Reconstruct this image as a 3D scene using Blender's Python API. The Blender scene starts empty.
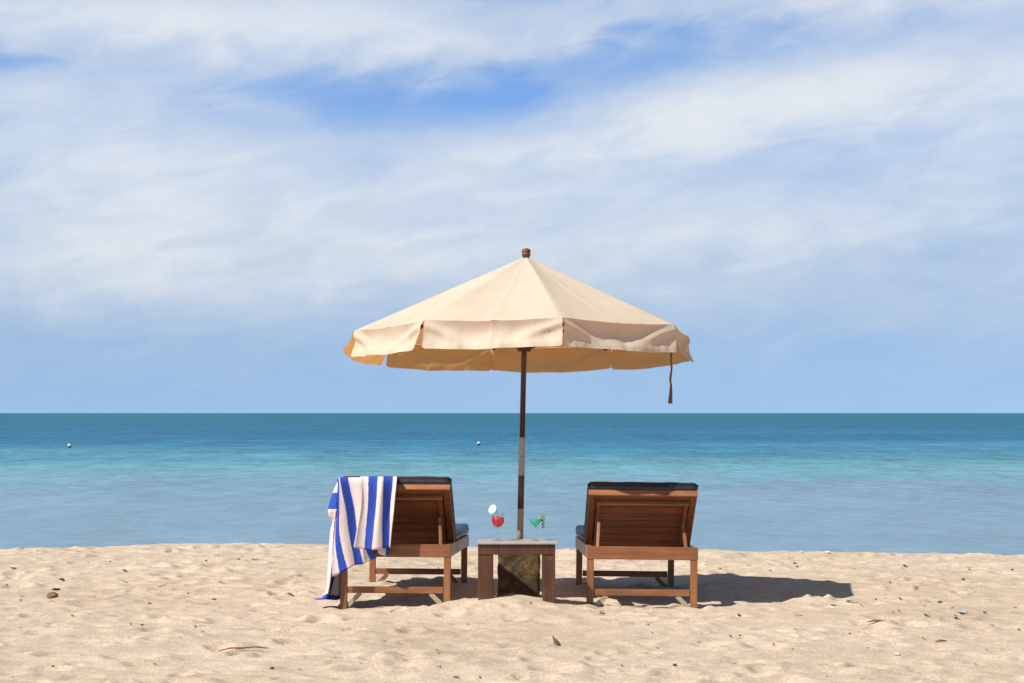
import bpy, bmesh, math, random
import numpy as np
from mathutils import Vector, Matrix, noise as mnoise

random.seed(7)
R = math.radians
scene = bpy.context.scene
col = scene.collection

# ------------------------------------------------------------------ camera
EYE = 1.16                      # eye height above the sand at the loungers
FPX = 1980.0                    # focal length in pixels of a 1024 px wide frame
cam_d = bpy.data.cameras.new("camera")
cam_d.sensor_width = 36.0
cam_d.lens = 36.0 * FPX / 1024.0
cam_d.clip_start = 0.1
cam_d.clip_end = 60000.0
cam_d.shift_y = (413.0 - 341.5) / 1024.0
cam = bpy.data.objects.new("camera", cam_d)
col.objects.link(cam)
cam.location = (0, 0, EYE)
cam.rotation_euler = (R(90), 0, 0)
scene.camera = cam

# ------------------------------------------------------------------ sun, view
SUN_EL = 48.7
SUN_AZ = 35.0                   # degrees the sun stands behind the camera plane, on the left
sx = -math.cos(R(SUN_AZ)) * math.cos(R(SUN_EL))
sy = -math.sin(R(SUN_AZ)) * math.cos(R(SUN_EL))
sz = math.sin(R(SUN_EL))
sun_d = bpy.data.lights.new("sun", 'SUN')
sun_d.energy = 5.0
sun_d.angle = R(0.5)
sun_d.color = (1.0, 0.98, 0.945)
sun = bpy.data.objects.new("sun", sun_d)
col.objects.link(sun)
sun.rotation_euler = Vector((sx, sy, sz)).to_track_quat('Z', 'Y').to_euler()
sun.location = (-8, -3, 14)

scene.view_settings.view_transform = 'Standard'
scene.view_settings.look = 'None'
scene.view_settings.gamma = 1.0
scene.view_settings.use_curve_mapping = False
scene.view_settings.exposure = 0.25


# ------------------------------------------------------------------ node helper
class NT:
    def __init__(self, tree):
        self.t = tree
        self.n = tree.nodes
        self.n.clear()

    def node(self, typ, **kw):
        nd = self.n.new(typ)
        for k, v in kw.items():
            setattr(nd, k, v)
        return nd

    def link(self, a, b):
        self.t.links.new(a, b)

    def put(self, sock, v):
        if isinstance(v, bpy.types.NodeSocket):
            self.link(v, sock)
        else:
            sock.default_value = v

    def math(self, op, a, b=0.0, c=None, clamp=False):
        nd = self.node('ShaderNodeMath', operation=op, use_clamp=clamp)
        self.put(nd.inputs[0], a)
        self.put(nd.inputs[1], b)
        if c is not None:
            self.put(nd.inputs[2], c)
        return nd.outputs[0]

    def ramp(self, fac, stops, interp='LINEAR'):
        nd = self.node('ShaderNodeValToRGB')
        cr = nd.color_ramp
        cr.interpolation = interp
        while len(cr.elements) < len(stops):
            cr.elements.new(0.5)
        for e, (p, c) in zip(cr.elements, stops):
            e.position = p
            e.color = tuple(c) + (1,) if len(c) == 3 else c
        self.put(nd.inputs[0], fac)
        return nd.outputs[0]

    def mix(self, fac, a, b, blend='MIX'):
        nd = self.node('ShaderNodeMix', data_type='RGBA', blend_type=blend)
        self.put(nd.inputs[0], fac)
        for s, v in ((nd.inputs[6], a), (nd.inputs[7], b)):
            if not isinstance(v, bpy.types.NodeSocket) and len(v) == 3:
                v = tuple(v) + (1,)
            self.put(s, v)
        return nd.outputs[2]

    def noise(self, vec, scale, detail=4, rough=0.5, dist=0.0):
        nd = self.node('ShaderNodeTexNoise')
        if vec is not None:
            self.link(vec, nd.inputs['Vector'])
        nd.inputs['Scale'].default_value = scale
        nd.inputs['Detail'].default_value = detail
        nd.inputs['Roughness'].default_value = rough
        nd.inputs['Distortion'].default_value = dist
        return nd.outputs['Fac']

    def comb(self, x, y, z):
        nd = self.node('ShaderNodeCombineXYZ')
        self.put(nd.inputs[0], x)
        self.put(nd.inputs[1], y)
        self.put(nd.inputs[2], z)
        return nd.outputs[0]

    def maprange(self, v, a, b, c=0.0, d=1.0, smooth=False):
        nd = self.node('ShaderNodeMapRange')
        if smooth:
            nd.interpolation_type = 'SMOOTHSTEP'
        self.put(nd.inputs[0], v)
        for i, x in enumerate((a, b, c, d)):
            self.put(nd.inputs[i + 1], x)
        return nd.outputs[0]

    def vmul(self, v, s):
        nd = self.node('ShaderNodeVectorMath', operation='MULTIPLY')
        self.link(v, nd.inputs[0])
        nd.inputs[1].default_value = s
        return nd.outputs[0]


# ------------------------------------------------------------------ sky
world = bpy.data.worlds.new("World")
scene.world = world
world.use_nodes = True
w = NT(world.node_tree)
tc = w.node('ShaderNodeTexCoord')
dirv = tc.outputs['Generated']
sep = w.node('ShaderNodeSeparateXYZ')
w.link(dirv, sep.inputs[0])
dx, dy, dz = sep.outputs
sky = w.node('ShaderNodeTexSky', sky_type='NISHITA')
sky.sun_disc = False
sky.sun_elevation = R(SUN_EL)
sky.sun_rotation = math.atan2(sx, sy)
sky.altitude = 0
sky.air_density = 1.0
sky.dust_density = 0.3
sky.ozone_density = 2.5
# the clear air over this sea shows little white at the horizon: read the sky a little higher up
zz = w.math('ADD', w.math('MULTIPLY', w.math('MAXIMUM', dz, 0.0), 0.9), 0.22)
w.link(w.comb(dx, dy, zz), sky.inputs['Vector'])
SKYTINT = (1.46, 1.51, 1.53)
hs = w.node('ShaderNodeHueSaturation')
hs.inputs['Hue'].default_value = 0.5
hs.inputs['Saturation'].default_value = 1.0
hs.inputs['Value'].default_value = 1.0
w.link(sky.outputs[0], hs.inputs['Color'])
# milky bright air low down; sky tint dropped overhead to darken the shade
lowair = w.maprange(dz, 0.20, 0.55, 1.0, 0.0, True)
skycol = w.mix(1.0, hs.outputs[0], w.mix(lowair, (0.95, 0.95, 0.95), w.mix(w.maprange(dz, .05, .15, 0, 1, True), SKYTINT, (1.26, 1.66, 2.05))), 'MULTIPLY')

# clouds: wide soft banks of high cloud, described by direction (azimuth, elevation)
tilt = w.math('SUBTRACT', dz, w.math('MULTIPLY', dx, 0.13))
n1 = w.noise(w.comb(w.math('MULTIPLY', dx, 9.0), dy, w.math('MULTIPLY', tilt, 26.0)), 1.0, 6, 0.5, 0.3)
n2 = w.noise(w.comb(w.math('MULTIPLY', dx, 26.0), dy, w.math('MULTIPLY', tilt, 70.0)), 1.0, 7, 0.55, 0.5)
# warped coordinates so that the banks get wispy borders
wx = w.math('ADD', dx, w.math('MULTIPLY', w.math('SUBTRACT', n1, 0.5), 0.11))
wz = w.math('ADD', dz, w.math('MULTIPLY', w.math('SUBTRACT', n2, 0.5), 0.012))


def blob(px, py, hw, hh, amp, slope=0.0):
    cx, cz = (px - 512) / FPX, (413 - py) / FPX
    u = w.math('MULTIPLY', w.math('SUBTRACT', wx, cx), FPX / hw)
    zc = w.math('SUBTRACT', wz, cz)
    if slope:
        zc = w.math('SUBTRACT', zc, w.math('MULTIPLY', w.math('SUBTRACT', wx, cx), slope))
    v = w.math('MULTIPLY', zc, FPX / hh)
    r2 = w.math('ADD', w.math('MULTIPLY', u, u), w.math('MULTIPLY', v, v))
    g = w.math('POWER', 2.718, w.math('MULTIPLY', r2, -1.0))
    return w.math('MULTIPLY', g, amp)


front = w.math('GREATER_THAN', dy, 0.0)
acc = None
for args in [
    (240, 35, 260, 42, 0.75), (60, 25, 160, 30, .2), (470, 60, 70, 26, 0.35, -0.1), (605, 38, 46, 18, .40),
    (60, 110, 80, 26, .35), (120, 175, 190, 62, 0.62), (230, 150, 120, 40, .2),
    (700, 112, 210, 34, 0.62, 0.16), (930, 95, 220, 46, .55, 0.12), (880, 12, 170, 22, .60),
    (600, 160, 180, 40, .35, .14), (420, 230, 300, 60, .22), (90, 262, 150, 46, .35), (760, 235, 260, 40, .38, .1), (250, 255, 280, 60, .34), (600, 225, 280, 50, .30), (120, 300, 200, 26, .25), (760, 300, 300, 26, .16),
    (980, 180, 200, 80, .30), (300, 290, 260, 40, .12), (1000, 330, 120, 22, .14),
    (400, 108, 120, 26, -.55), (512, 92, 60, 26, -.40), (640, 70, 120, 20, -.45, .05), (1000, 60, 90, 12, -.2, .1), (300, 95, 60, 14, -.2), (14, 76, 40, 13, -.55),
    (210, 122, 60, 16, -.25, -.2), (690, 40, 90, 16, -.25), (515, 95, 36, 20, -.3)]:
    b = blob(*args)
    acc = b if acc is None else w.math('ADD', acc, b)
acc = w.math('MULTIPLY', acc, front)
base = w.math('ADD', w.math('MULTIPLY', w.math('SUBTRACT', n1, 0.5), 0.65),
              w.math('MULTIPLY', w.math('SUBTRACT', n2, 0.5), 0.52))
# clouds go on all round above the frame, cleared overhead to cut fill light
up = w.math('ADD', w.maprange(dz, 0.03, 0.16, 0.10, 0.36), w.maprange(dz, 0.24, 0.6, 0.0, -0.55))
dens = w.math('ADD', w.math('ADD', w.math('MULTIPLY', acc, 0.95), base), up)
hfade = w.maprange(dz, 0.004, 0.066, 0.10, 1.0, True)
veil = w.math('MULTIPLY', w.maprange(dz, 0.0, 0.06, 0.12, 0.36), w.maprange(dz, 0.25, 0.5, 1.0, 0.0))
mask = w.math('MULTIPLY', w.maprange(dens, -0.10, 1.35, 0.0, 1.0), hfade)
mask = w.math('MAXIMUM', mask, w.math('MULTIPLY', w.math('ADD', veil, w.math('MULTIPLY', mask, 0.70)), w.maprange(w.math('ADD', acc, w.math('MULTIPLY', w.math('SUBTRACT', n2, .5), 1.3)), -.60, .15, .25, 1.0)))
puff = w.maprange(w.math('ADD', dens, w.math('MULTIPLY', w.math('SUBTRACT', n2, .5), 1.2)), 0.35, 1.15, 0.0, 1.0)
cloudcol = w.mix(puff, (6.1, 6.85, 7.65), (7.7, 8.05, 8.4))
skymix = w.mix(w.math('MULTIPLY', mask, 0.92), skycol, cloudcol)
bg = w.node('ShaderNodeBackground')
bg.inputs['Strength'].default_value = 0.087
w.link(skymix, bg.inputs['Color'])
outw = w.node('ShaderNodeOutputWorld')
w.link(bg.outputs[0], outw.inputs[0])


# ------------------------------------------------------------------ materials
def new_mat(name):
    m = bpy.data.materials.new(name)
    m.use_nodes = True
    return m, NT(m.node_tree)


def principled(n, color, rough=0.6, spec=0.5, metal=0.0, normal=None, **kw):
    p = n.node('ShaderNodeBsdfPrincipled')
    n.put(p.inputs['Base Color'], tuple(color) + (1,) if isinstance(color, (tuple, list)) and len(color) == 3 else color)
    n.put(p.inputs['Roughness'], rough)
    p.inputs['Specular IOR Level'].default_value = spec
    p.inputs['Metallic'].default_value = metal
    if normal is not None:
        n.link(normal, p.inputs['Normal'])
    for k, v in kw.items():
        n.put(p.inputs[k], v)
    return p


def finish(n, shader):
    o = n.node('ShaderNodeOutputMaterial')
    n.link(shader, o.inputs['Surface'])


def bump(n, h, strength=0.3, dist=0.01, normal=None):
    b = n.node('ShaderNodeBump')
    b.inputs['Strength'].default_value = strength
    b.inputs['Distance'].default_value = dist
    n.link(h, b.inputs['Height'])
    if normal is not None:
        n.link(normal, b.inputs['Normal'])
    return b.outputs[0]


def wood_mat(name, dark, light, rough=0.45, axis=0, scale=1.0, worn=None):
    m, n = new_mat(name)
    g = n.node('ShaderNodeTexCoord').outputs['Object']
    s = [38.0, 38.0, 38.0]
    s[axis] = 2.2
    gv = n.vmul(g, tuple(x * scale for x in s))
    a = n.noise(gv, 1.0, 5, 0.6, 0.6)
    b = n.noise(g, 5.0, 3, 0.5)
    f = n.math('ADD', n.math('MULTIPLY', a, 0.75), n.math('MULTIPLY', b, 0.35))
    c = n.ramp(f, [(0.32, dark), (0.75, light)])
    if worn is not None:
        wv = n.noise(g, 11.0, 5, 0.7)
        c = n.mix(n.maprange(wv, 0.60, 0.72), c, worn)
    finish(n, principled(n, c, n.maprange(b, 0.3, 0.7, rough - .07, rough + .1), 0.4,
                         normal=bump(n, a, 0.25, 0.003)).outputs[0])
    return m


M = {}
M['teak'] = wood_mat('stained_teak_crosswise', (.160, .058, .020), (.355, .138, .050), .46, 0, worn=(.40, .16, .07))
M['teak_long'] = wood_mat('stained_teak_lengthwise', (.160, .058, .020), (.355, .138, .050), .42, 1, worn=(.42, .20, .11))
M['teak_up'] = wood_mat('stained_teak_upright', (.160, .058, .020), (.355, .138, .050), .46, 2, worn=(.40, .16, .07))
M['teak_back'] = wood_mat('painted_shade_back_slats', (.085, .026, .010), (.25, .078, .026), .5, 0)  # same teak with the shade of the backrest underside put into the colour
M['teak_back_long'] = wood_mat('painted_shade_back_stiles', (.095, .028, .010), (.25, .078, .026), .5, 1)
M['lit_wood'] = wood_mat('painted_sunlit_wood', (.26, .19, .11), (.50, .38, .24), .7, 0)  # near braces paler than the teak: sunlight put into the colour
M['pale_slat'] = wood_mat('pale_grey_slat', (.50, .48, .46), (.68, .66, .63), .5, 0)
M['table_wood'] = wood_mat('dark_stained_table_wood', (.042, .017, .008), (.14, .052, .020), .45, 2, worn=(.21, .080, .036))
M['pole_wood'] = wood_mat('dark_varnished_pole', (.045, .018, .010), (.13, .050, .025), .35, 2)
M['pole_worn'] = wood_mat('worn_brown_pole', (.07, .038, .024), (.19, .105, .062), .5, 2)
M['pole_bare'] = wood_mat('sun_bleached_pole', (.30, .20, .12), (.56, .42, .27), .6, 2)
M['finial'] = wood_mat('turned_finial_wood', (.07, .026, .010), (.20, .08, .035), .45, 2)


def plain(name, color, rough=.5, spec=.5, metal=0.0, nscale=30.0, amt=.25, bstr=.15, bdist=.003):
    m, n = new_mat(name)
    g = n.node('ShaderNodeTexCoord').outputs['Object']
    f = n.noise(g, nscale, 5, .6)
    d = tuple(c * (1 - amt) for c in color)
    l = tuple(min(1, c * (1 + amt)) for c in color)
    c = n.ramp(f, [(.3, d), (.7, l)])
    finish(n, principled(n, c, rough, spec, metal, bump(n, f, bstr, bdist)).outputs[0])
    return m


M['steel'] = plain('scuffed_metal_sleeve', (.40, .345, .28), .5, .5, .3, 60, .2)
M['steel_dark'] = plain('dark_steel', (.10, .09, .08), .5, .5, .6, 60, .2)
M['vinyl'] = plain('charcoal_vinyl', (.020, .018, .019), .36, .5, 0, 24, .25, .3, .004)
M['navy'] = plain('navy_cushion_fabric', (.030, .045, .115), .5, .4, 0, 40, .3, .3, .003)
M['piping'] = plain('cushion_piping', (.016, .016, .02), .5, .4, 0, 40, .2)
M['cord'] = plain('brown_tie_cord', (.17, .085, .04), .8, .2, 0, 60, .3)
M['stone_top'] = plain('pale_table_top', (.37, .315, .27), .4, .5, 0, 18, .14, .05)


def drink_mat(name, color, through):
    m, n = new_mat(name)
    g = n.node('ShaderNodeTexCoord').outputs['Object']
    f = n.noise(g, 25.0, 3, .5)
    p = principled(n, n.ramp(f, [(.3, tuple(c * .9 for c in color)), (.7, color)]), .15, .4)
    t = n.node('ShaderNodeBsdfTranslucent')
    t.inputs['Color'].default_value = tuple(through) + (1,)
    mx = n.node('ShaderNodeMixShader')
    mx.inputs[0].default_value = .45
    n.link(p.outputs[0], mx.inputs[1])
    n.link(t.outputs[0], mx.inputs[2])
    finish(n, mx.outputs[0])
    return m


M['red'] = drink_mat('red_drink', (.85, .003, .012), (1.0, .004, .02))
M['green'] = drink_mat('green_drink', (.005, .62, .45), (.01, .95, .72))
M['white_flower'] = plain('white_petal', (.80, .77, .66), .6, .3, 0, 30, .08)
M['flower_core'] = plain('yellow_flower_core', (.72, .45, .06), .6, .3, 0, 30, .1)
M['straw'] = plain('pink_straw', (.75, .50, .47), .4, .4, 0, 30, .05)
M['lime'] = plain('lime_rind', (.20, .33, .05), .45, .4, 0, 40, .2)
M['lime_flesh'] = plain('lime_flesh', (.48, .55, .20), .4, .4, 0, 40, .15)
M['twist'] = plain('dark_rind_twist', (.06, .09, .03), .5, .4, 0, 40, .2)
M['buoy'] = plain('white_float', (.48, .48, .43), .4, .5, 0, 8, .1)
M['buoy_dark'] = plain('fouled_float_base', (.05, .055, .05), .7, .3, 0, 8, .3)
M['rock'] = plain('brown_stone', (.20, .125, .055), .85, .2, 0, 30, .4, .6, .01)
M['dark_bit'] = plain('dry_dark_weed', (.085, .054, .032), .9, .2, 0, 60, .4, .5)
M['brown_bit'] = plain('dry_brown_leaf', (.22, .105, .045), .85, .2, 0, 60, .4, .5)
M['tan_bit'] = plain('dry_tan_scrap', (.36, .23, .12), .85, .2, 0, 60, .3, .5)
M['twig'] = plain('reddish_dry_twig', (.26, .105, .045), .8, .2, 0, 60, .3, .5)
M['shell'] = plain('white_shell', (.62, .58, .52), .5, .4, 0, 60, .1)
M['plastic'] = plain('pale_blue_plastic', (.42, .56, .66), .35, .5, 0, 30, .15)
M['leaf'] = plain('dead_grey_leaf', (.15, .10, .06), .8, .2, 0, 60, .4, .5)
M['boat'] = plain('far_boat_hull', (.16, .22, .28), .6, .3, 0, 2, .1)


def block_mat():
    m, n = new_mat('mossy_stone_block')
    g = n.node('ShaderNodeTexCoord').outputs['Object']
    a = n.noise(g, 9.0, 6, .65, .6)
    b = n.noise(g, 26.0, 6, .7)
    c = n.ramp(a, [(.30, (.028, .020, .013)), (.45, (.085, .058, .030)), (.56, (.17, .10, .040)), (.70, (.24, .165, .10))])
    c = n.mix(n.maprange(b, .45, .7), c, (.045, .042, .028))
    finish(n, principled(n, c, .9, .2, normal=bump(n, b, .8, .02)).outputs[0])
    return m


M['block'] = block_mat()


def canvas_mat():
    m, n = new_mat('cream_canvas')
    g = n.node('ShaderNodeTexCoord').outputs['Object']
    f = n.noise(g, 3.5, 5, .6)
    weave = n.noise(g, 420.0, 2, .5)
    uv = n.node('ShaderNodeUVMap')
    uv.uv_map = 'UVMap'
    us = n.node('ShaderNodeSeparateXYZ')
    n.link(uv.outputs[0], us.inputs[0])
    seam = n.math('MAXIMUM', n.math('LESS_THAN', n.math('ABSOLUTE', n.math('SUBTRACT', us.outputs[0], .5)), .006),
                  n.math('LESS_THAN', n.math('ABSOLUTE', n.math('SUBTRACT', us.outputs[1], .88)), .014))
    seam = n.math('MAXIMUM', seam, n.math('GREATER_THAN', n.math('ABSOLUTE', n.math('SUBTRACT', us.outputs[0], .5)), .489))
    stain = n.maprange(n.noise(g, 1.7, 6, .7, .8), .50, .75, 0.0, .35)
    c = n.ramp(f, [(.3, (.645, .555, .415)), (.7, (.715, .622, .475))])
    c = n.mix(n.math('MULTIPLY', seam, .11), c, (.30, .21, .13))
    c = n.mix(stain, c, (.52, .42, .30))
    nb = bump(n, n.math('ADD', n.math('MULTIPLY', weave, .15), n.noise(g, 24.0, 4, .6)), .18, .006)
    # underside tinted tan: glow of light through the cloth, put into the colour
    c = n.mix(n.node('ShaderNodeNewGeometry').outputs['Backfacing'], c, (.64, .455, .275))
    d = n.node('ShaderNodeBsdfDiffuse')
    n.link(c, d.inputs['Color'])
    n.link(nb, d.inputs['Normal'])
    t = n.node('ShaderNodeBsdfTranslucent')
    t.inputs['Color'].default_value = (.90, .42, .11, 1)
    mx = n.node('ShaderNodeMixShader')
    mx.inputs[0].default_value = .28
    n.link(d.outputs[0], mx.inputs[1])
    n.link(t.outputs[0], mx.inputs[2])
    finish(n, mx.outputs[0])
    return m


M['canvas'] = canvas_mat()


def towel_mat():
    m, n = new_mat('striped_terry_towel')
    uv = n.node('ShaderNodeUVMap')
    uv.uv_map = 'UVMap'
    s = n.node('ShaderNodeSeparateXYZ')
    n.link(uv.outputs[0], s.inputs[0])
    g = n.node('ShaderNodeTexCoord').outputs['Object']
    wob = n.math('MULTIPLY', n.math('SUBTRACT', n.noise(g, 40.0, 3, .5), .5), .10)
    half = n.math('FRACT', n.math('MULTIPLY', n.math('ADD', s.outputs[0], wob), .5))
    stripe = n.math('GREATER_THAN', half, .5)
    f = n.noise(g, 130.0, 4, .7)
    cream = n.ramp(f, [(.3, (.62, .49, .43)), (.7, (.76, .63, .57))])
    blue = n.ramp(f, [(.3, (.022, .050, .28)), (.7, (.048, .095, .42))])
    c = n.mix(stripe, cream, blue)
    finish(n, principled(n, c, .95, .1, normal=bump(n, f, .5, .004)).outputs[0])
    return m


M['towel'] = towel_mat()


def glass_mat(name, base, edge):
    m, n = new_mat(name)
    t = n.node('ShaderNodeBsdfTransparent')
    t.inputs['Color'].default_value = (.95, .96, .96, 1)
    gl = n.node('ShaderNodeBsdfGlossy')
    gl.inputs['Roughness'].default_value = .06
    gl.inputs['Color'].default_value = (.95, .95, .95, 1)
    fr = n.node('ShaderNodeLayerWeight')
    mx = n.node('ShaderNodeMixShader')
    n.link(n.math('ADD', n.math('MULTIPLY', n.math('POWER', fr.outputs['Facing'], 3.0), edge), base), mx.inputs[0])
    n.link(t.outputs[0], mx.inputs[1])
    n.link(gl.outputs[0], mx.inputs[2])
    finish(n, mx.outputs[0])
    return m


M['glass'] = glass_mat('clear_glass', .05, .35)
M['glass_stem'] = glass_mat('thick_clear_glass', .38, .4)


def sand_mat():
    m, n = new_mat('dry_beach_sand')
    geo = n.node('ShaderNodeNewGeometry')
    p = geo.outputs['Position']
    big = n.noise(p, .55, 5, .6, .4)
    mid = n.noise(p, 3.2, 6, .65, .3)
    grain = n.noise(p, 160.0, 3, .7)
    f = n.math('ADD', n.math('MULTIPLY', big, .5), n.math('MULTIPLY', mid, .5))
    c = n.ramp(f, [(.32, (.43, .322, .216)), (.50, (.522, .402, .283)), (.68, (.572, .452, .330))])
    grit = n.noise(p, 62.0, 4, .75)
    gdark = n.math('MULTIPLY', n.maprange(grain, .28, .62, .80, 1.16), n.maprange(grit, .34, .60, .80, 1.12))
    c = n.mix(1.0, c, n.comb(gdark, gdark, gdark), 'MULTIPLY')
    # scattered darker grains and fine litter
    sp = n.noise(p, 46.0, 3, .8)
    zone = n.maprange(n.noise(p, .9, 4, .7), .42, .66)
    c = n.mix(n.math('MULTIPLY', n.maprange(sp, .60, .69), n.math('ADD', n.math('MULTIPLY', zone, .65), .12)), c, (.19, .11, .055))
    h = n.math('ADD', n.math('MULTIPLY', n.noise(p, 20.0, 6, .75), 1.0), n.math('MULTIPLY', grain, .3))
    finish(n, principled(n, c, .95, .12, normal=bump(n, h, .5, .018)).outputs[0])
    return m


M['sand'] = sand_mat()


def sea_mat():
    m, n = new_mat('tropical_sea_water')
    geo = n.node('ShaderNodeNewGeometry')
    p = geo.outputs['Position']
    s = n.node('ShaderNodeSeparateXYZ')
    n.link(p, s.inputs[0])
    x, y = s.outputs[0], s.outputs[1]
    # bottom: pale sand flat near the beach, turquoise shelf, deep water beyond, with drifting patches
    pa = n.noise(n.vmul(p, (.010, .022, 1)), 1.0, 5, .6, .5)
    pb = n.noise(n.vmul(p, (.045, .10, 1)), 1.0, 5, .6, .5)
    lg = n.math('LOGARITHM', n.math('MAXIMUM', y, 5.0), 10.0)
    # the shelf edge comes closer to the beach on the right
    lg = n.math('ADD', lg, n.math('MULTIPLY', n.math('SUBTRACT', pa, .5), .55))
    lg = n.math('ADD', lg, n.math('MULTIPLY', n.math('SUBTRACT', pb, .5), .26))
    f = n.maprange(lg, 1.4, 3.4, 0, 1)
    c = n.ramp(f, [(.05, (.190, .272, .335)), (.13, (.165, .268, .328)), (.205, (.120, .268, .315)), (.265, (.088, .240, .292)), (.325, (.046, .185, .256)),
                   (.385, (.018, .130, .222)), (.56, (.009, .112, .182)), (.80, (.009, .112, .168)), (1.0, (.010, .120, .165))])
    r1 = n.noise(n.vmul(p, (2.5, 1.7, 1)), 1.0, 4, .6, .2)
    r2 = n.noise(n.vmul(p, (.8, .36, 1)), 1.0, 5, .6, .2)
    r3 = n.noise(n.vmul(p, (.28, .060, 1)), 1.0, 5, .65, .2)
    r4 = n.noise(n.vmul(p, (.014, .030, 1)), 1.0, 6, .7, .3)
    rip = n.math('ADD', n.math('MULTIPLY', r1, .5), n.math('MULTIPLY', r2, .5))
    tex = n.math('ADD', n.math('ADD', n.math('MULTIPLY', r1, .36), n.math('MULTIPLY', r2, .26)),
                 n.math('ADD', n.math('MULTIPLY', r3, .20), n.math('MULTIPLY', r4, .18)))
    dk = n.maprange(tex, .38, .62, n.maprange(y, 36, 90, .84, .46), n.maprange(y, 36, 90, 1.16, 1.54))
    c = n.mix(1.0, c, n.comb(dk, dk, dk), 'MULTIPLY')
    near = n.maprange(y, 60, 400, 1, .35)
    b1 = n.node('ShaderNodeBump')
    b1.inputs['Distance'].default_value = .18
    n.link(n.math('MULTIPLY', near, .8), b1.inputs['Strength'])
    n.link(rip, b1.inputs['Height'])
    df = n.node('ShaderNodeBsdfDiffuse')
    n.link(c, df.inputs['Color'])
    gl = n.node('ShaderNodeBsdfGlossy')
    gl.inputs['Roughness'].default_value = .22
    n.link(b1.outputs[0], gl.inputs['Normal'])
    lw = n.node('ShaderNodeLayerWeight')
    n.link(b1.outputs[0], lw.inputs['Normal'])
    mx = n.node('ShaderNodeMixShader')
    n.link(n.maprange(lw.outputs['Facing'], .75, 1.0, .03, .16), mx.inputs[0])
    n.link(df.outputs[0], mx.inputs[1])
    n.link(gl.outputs[0], mx.inputs[2])
    finish(n, mx.outputs[0])
    return m


M['sea'] = sea_mat()


# ------------------------------------------------------------------ object helpers
def obj(name, mesh_or_bm, mat=None, parent=None, smooth=False):
    if isinstance(mesh_or_bm, bmesh.types.BMesh):
        me = bpy.data.meshes.new(name)
        mesh_or_bm.normal_update()
        mesh_or_bm.to_mesh(me)
        mesh_or_bm.free()
    else:
        me = mesh_or_bm
    if mat is not None:
        for mm in (mat if isinstance(mat, (list, tuple)) else [mat]):
            me.materials.append(mm)
    if smooth:
        me.polygons.foreach_set('use_smooth', [True] * len(me.polygons))
    o = bpy.data.objects.new(name, me)
    col.objects.link(o)
    if parent is not None:
        o.parent = parent
    return o


def thing(name, label, cat, loc=(0, 0, 0), rot=(0, 0, 0), group=None):
    o = bpy.data.objects.new(name, None)
    o.empty_display_size = .2
    col.objects.link(o)
    o.location = loc
    o.rotation_euler = rot
    return tag(o, label, cat, group)


def tag(o, label, cat, group=None):
    o['label'] = label
    o['category'] = cat
    if group:
        o['group'] = group
    return o


def structure(o, label=None, cat=None):
    o['kind'] = 'structure'
    if label:
        o['label'] = label
        o['category'] = cat
    return o


def box(bm, x0, x1, y0, y1, z0, z1, mat=None, bev=.004):
    """one bevelled box, optionally placed by a matrix"""
    t = bmesh.new()
    bmesh.ops.create_cube(t, size=1)
    for v in t.verts:
        v.co = Vector((x0 + (v.co.x + .5) * (x1 - x0), y0 + (v.co.y + .5) * (y1 - y0), z0 + (v.co.z + .5) * (z1 - z0)))
    if bev:
        bmesh.ops.bevel(t, geom=list(t.edges), offset=bev, segments=2, affect='EDGES', profile=.6)
    if mat is not None:
        t.transform(mat)
    me = bpy.data.meshes.new('tmp')
    t.to_mesh(me)
    t.free()
    bm.from_mesh(me)
    bpy.data.meshes.remove(me)


def boxes(*specs, **kw):
    bm = bmesh.new()
    for s in specs:
        box(bm, *s, **kw)
    return bm


def frame_from(p, q):
    d = (Vector(q) - Vector(p))
    return d.to_track_quat('Z', 'Y').to_matrix().to_4x4(), d.length


def tube(bm, pts, rad, seg=12, cap=True):
    """swept round tube through the points; rad a number or a list"""
    pts = [Vector(p) for p in pts]
    rads = rad if isinstance(rad, (list, tuple)) else [rad] * len(pts)
    rings = []
    up = None
    for i, p in enumerate(pts):
        a = pts[max(i - 1, 0)]
        b = pts[min(i + 1, len(pts) - 1)]
        d = (b - a).normalized()
        if up is None:
            up = d.orthogonal().normalized()
        else:
            up = (up - d * up.dot(d)).normalized()
        side = d.cross(up)
        rings.append([bm.verts.new(p + (up * math.cos(2 * math.pi * k / seg) + side * math.sin(2 * math.pi * k / seg)) * rads[i])
                      for k in range(seg)])
    for r0, r1 in zip(rings, rings[1:]):
        for k in range(seg):
            bm.faces.new((r0[k], r0[(k + 1) % seg], r1[(k + 1) % seg], r1[k]))
    if cap:
        bm.faces.new(list(reversed(rings[0])))
        bm.faces.new(rings[-1])


def lathe(bm, prof, seg=24, center=(0, 0, 0)):
    cx, cy, cz = center
    rings = []
    for r, z in prof:
        if r < 1e-6:
            rings.append([bm.verts.new((cx, cy, cz + z))])
        else:
            rings.append([bm.verts.new((cx + r * math.cos(2 * math.pi * k / seg), cy + r * math.sin(2 * math.pi * k / seg), cz + z))
                          for k in range(seg)])
    for a, b in zip(rings, rings[1:]):
        for k in range(seg):
            k2 = (k + 1) % seg
            if len(a) == 1 and len(b) == 1:
                continue
            if len(a) == 1:
                bm.faces.new((a[0], b[k2], b[k]))
            elif len(b) == 1:
                bm.faces.new((a[k], a[k2], b[0]))
            else:
                bm.faces.new((a[k], a[k2], b[k2], b[k]))


def grid_faces(bm, rows, uvs=None, uvl=None):
    """faces between rows of verts; uvs gives (u, v) for every vert"""
    for i in range(len(rows) - 1):
        for j in range(len(rows[0]) - 1):
            q = ((i, j), (i, j + 1), (i + 1, j + 1), (i + 1, j))
            f = bm.faces.new([rows[a][b] for a, b in q])
            if uvs is not None:
                for lp, (a, b) in zip(f.loops, q):
                    lp[uvl].uv = uvs[a][b]


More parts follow.
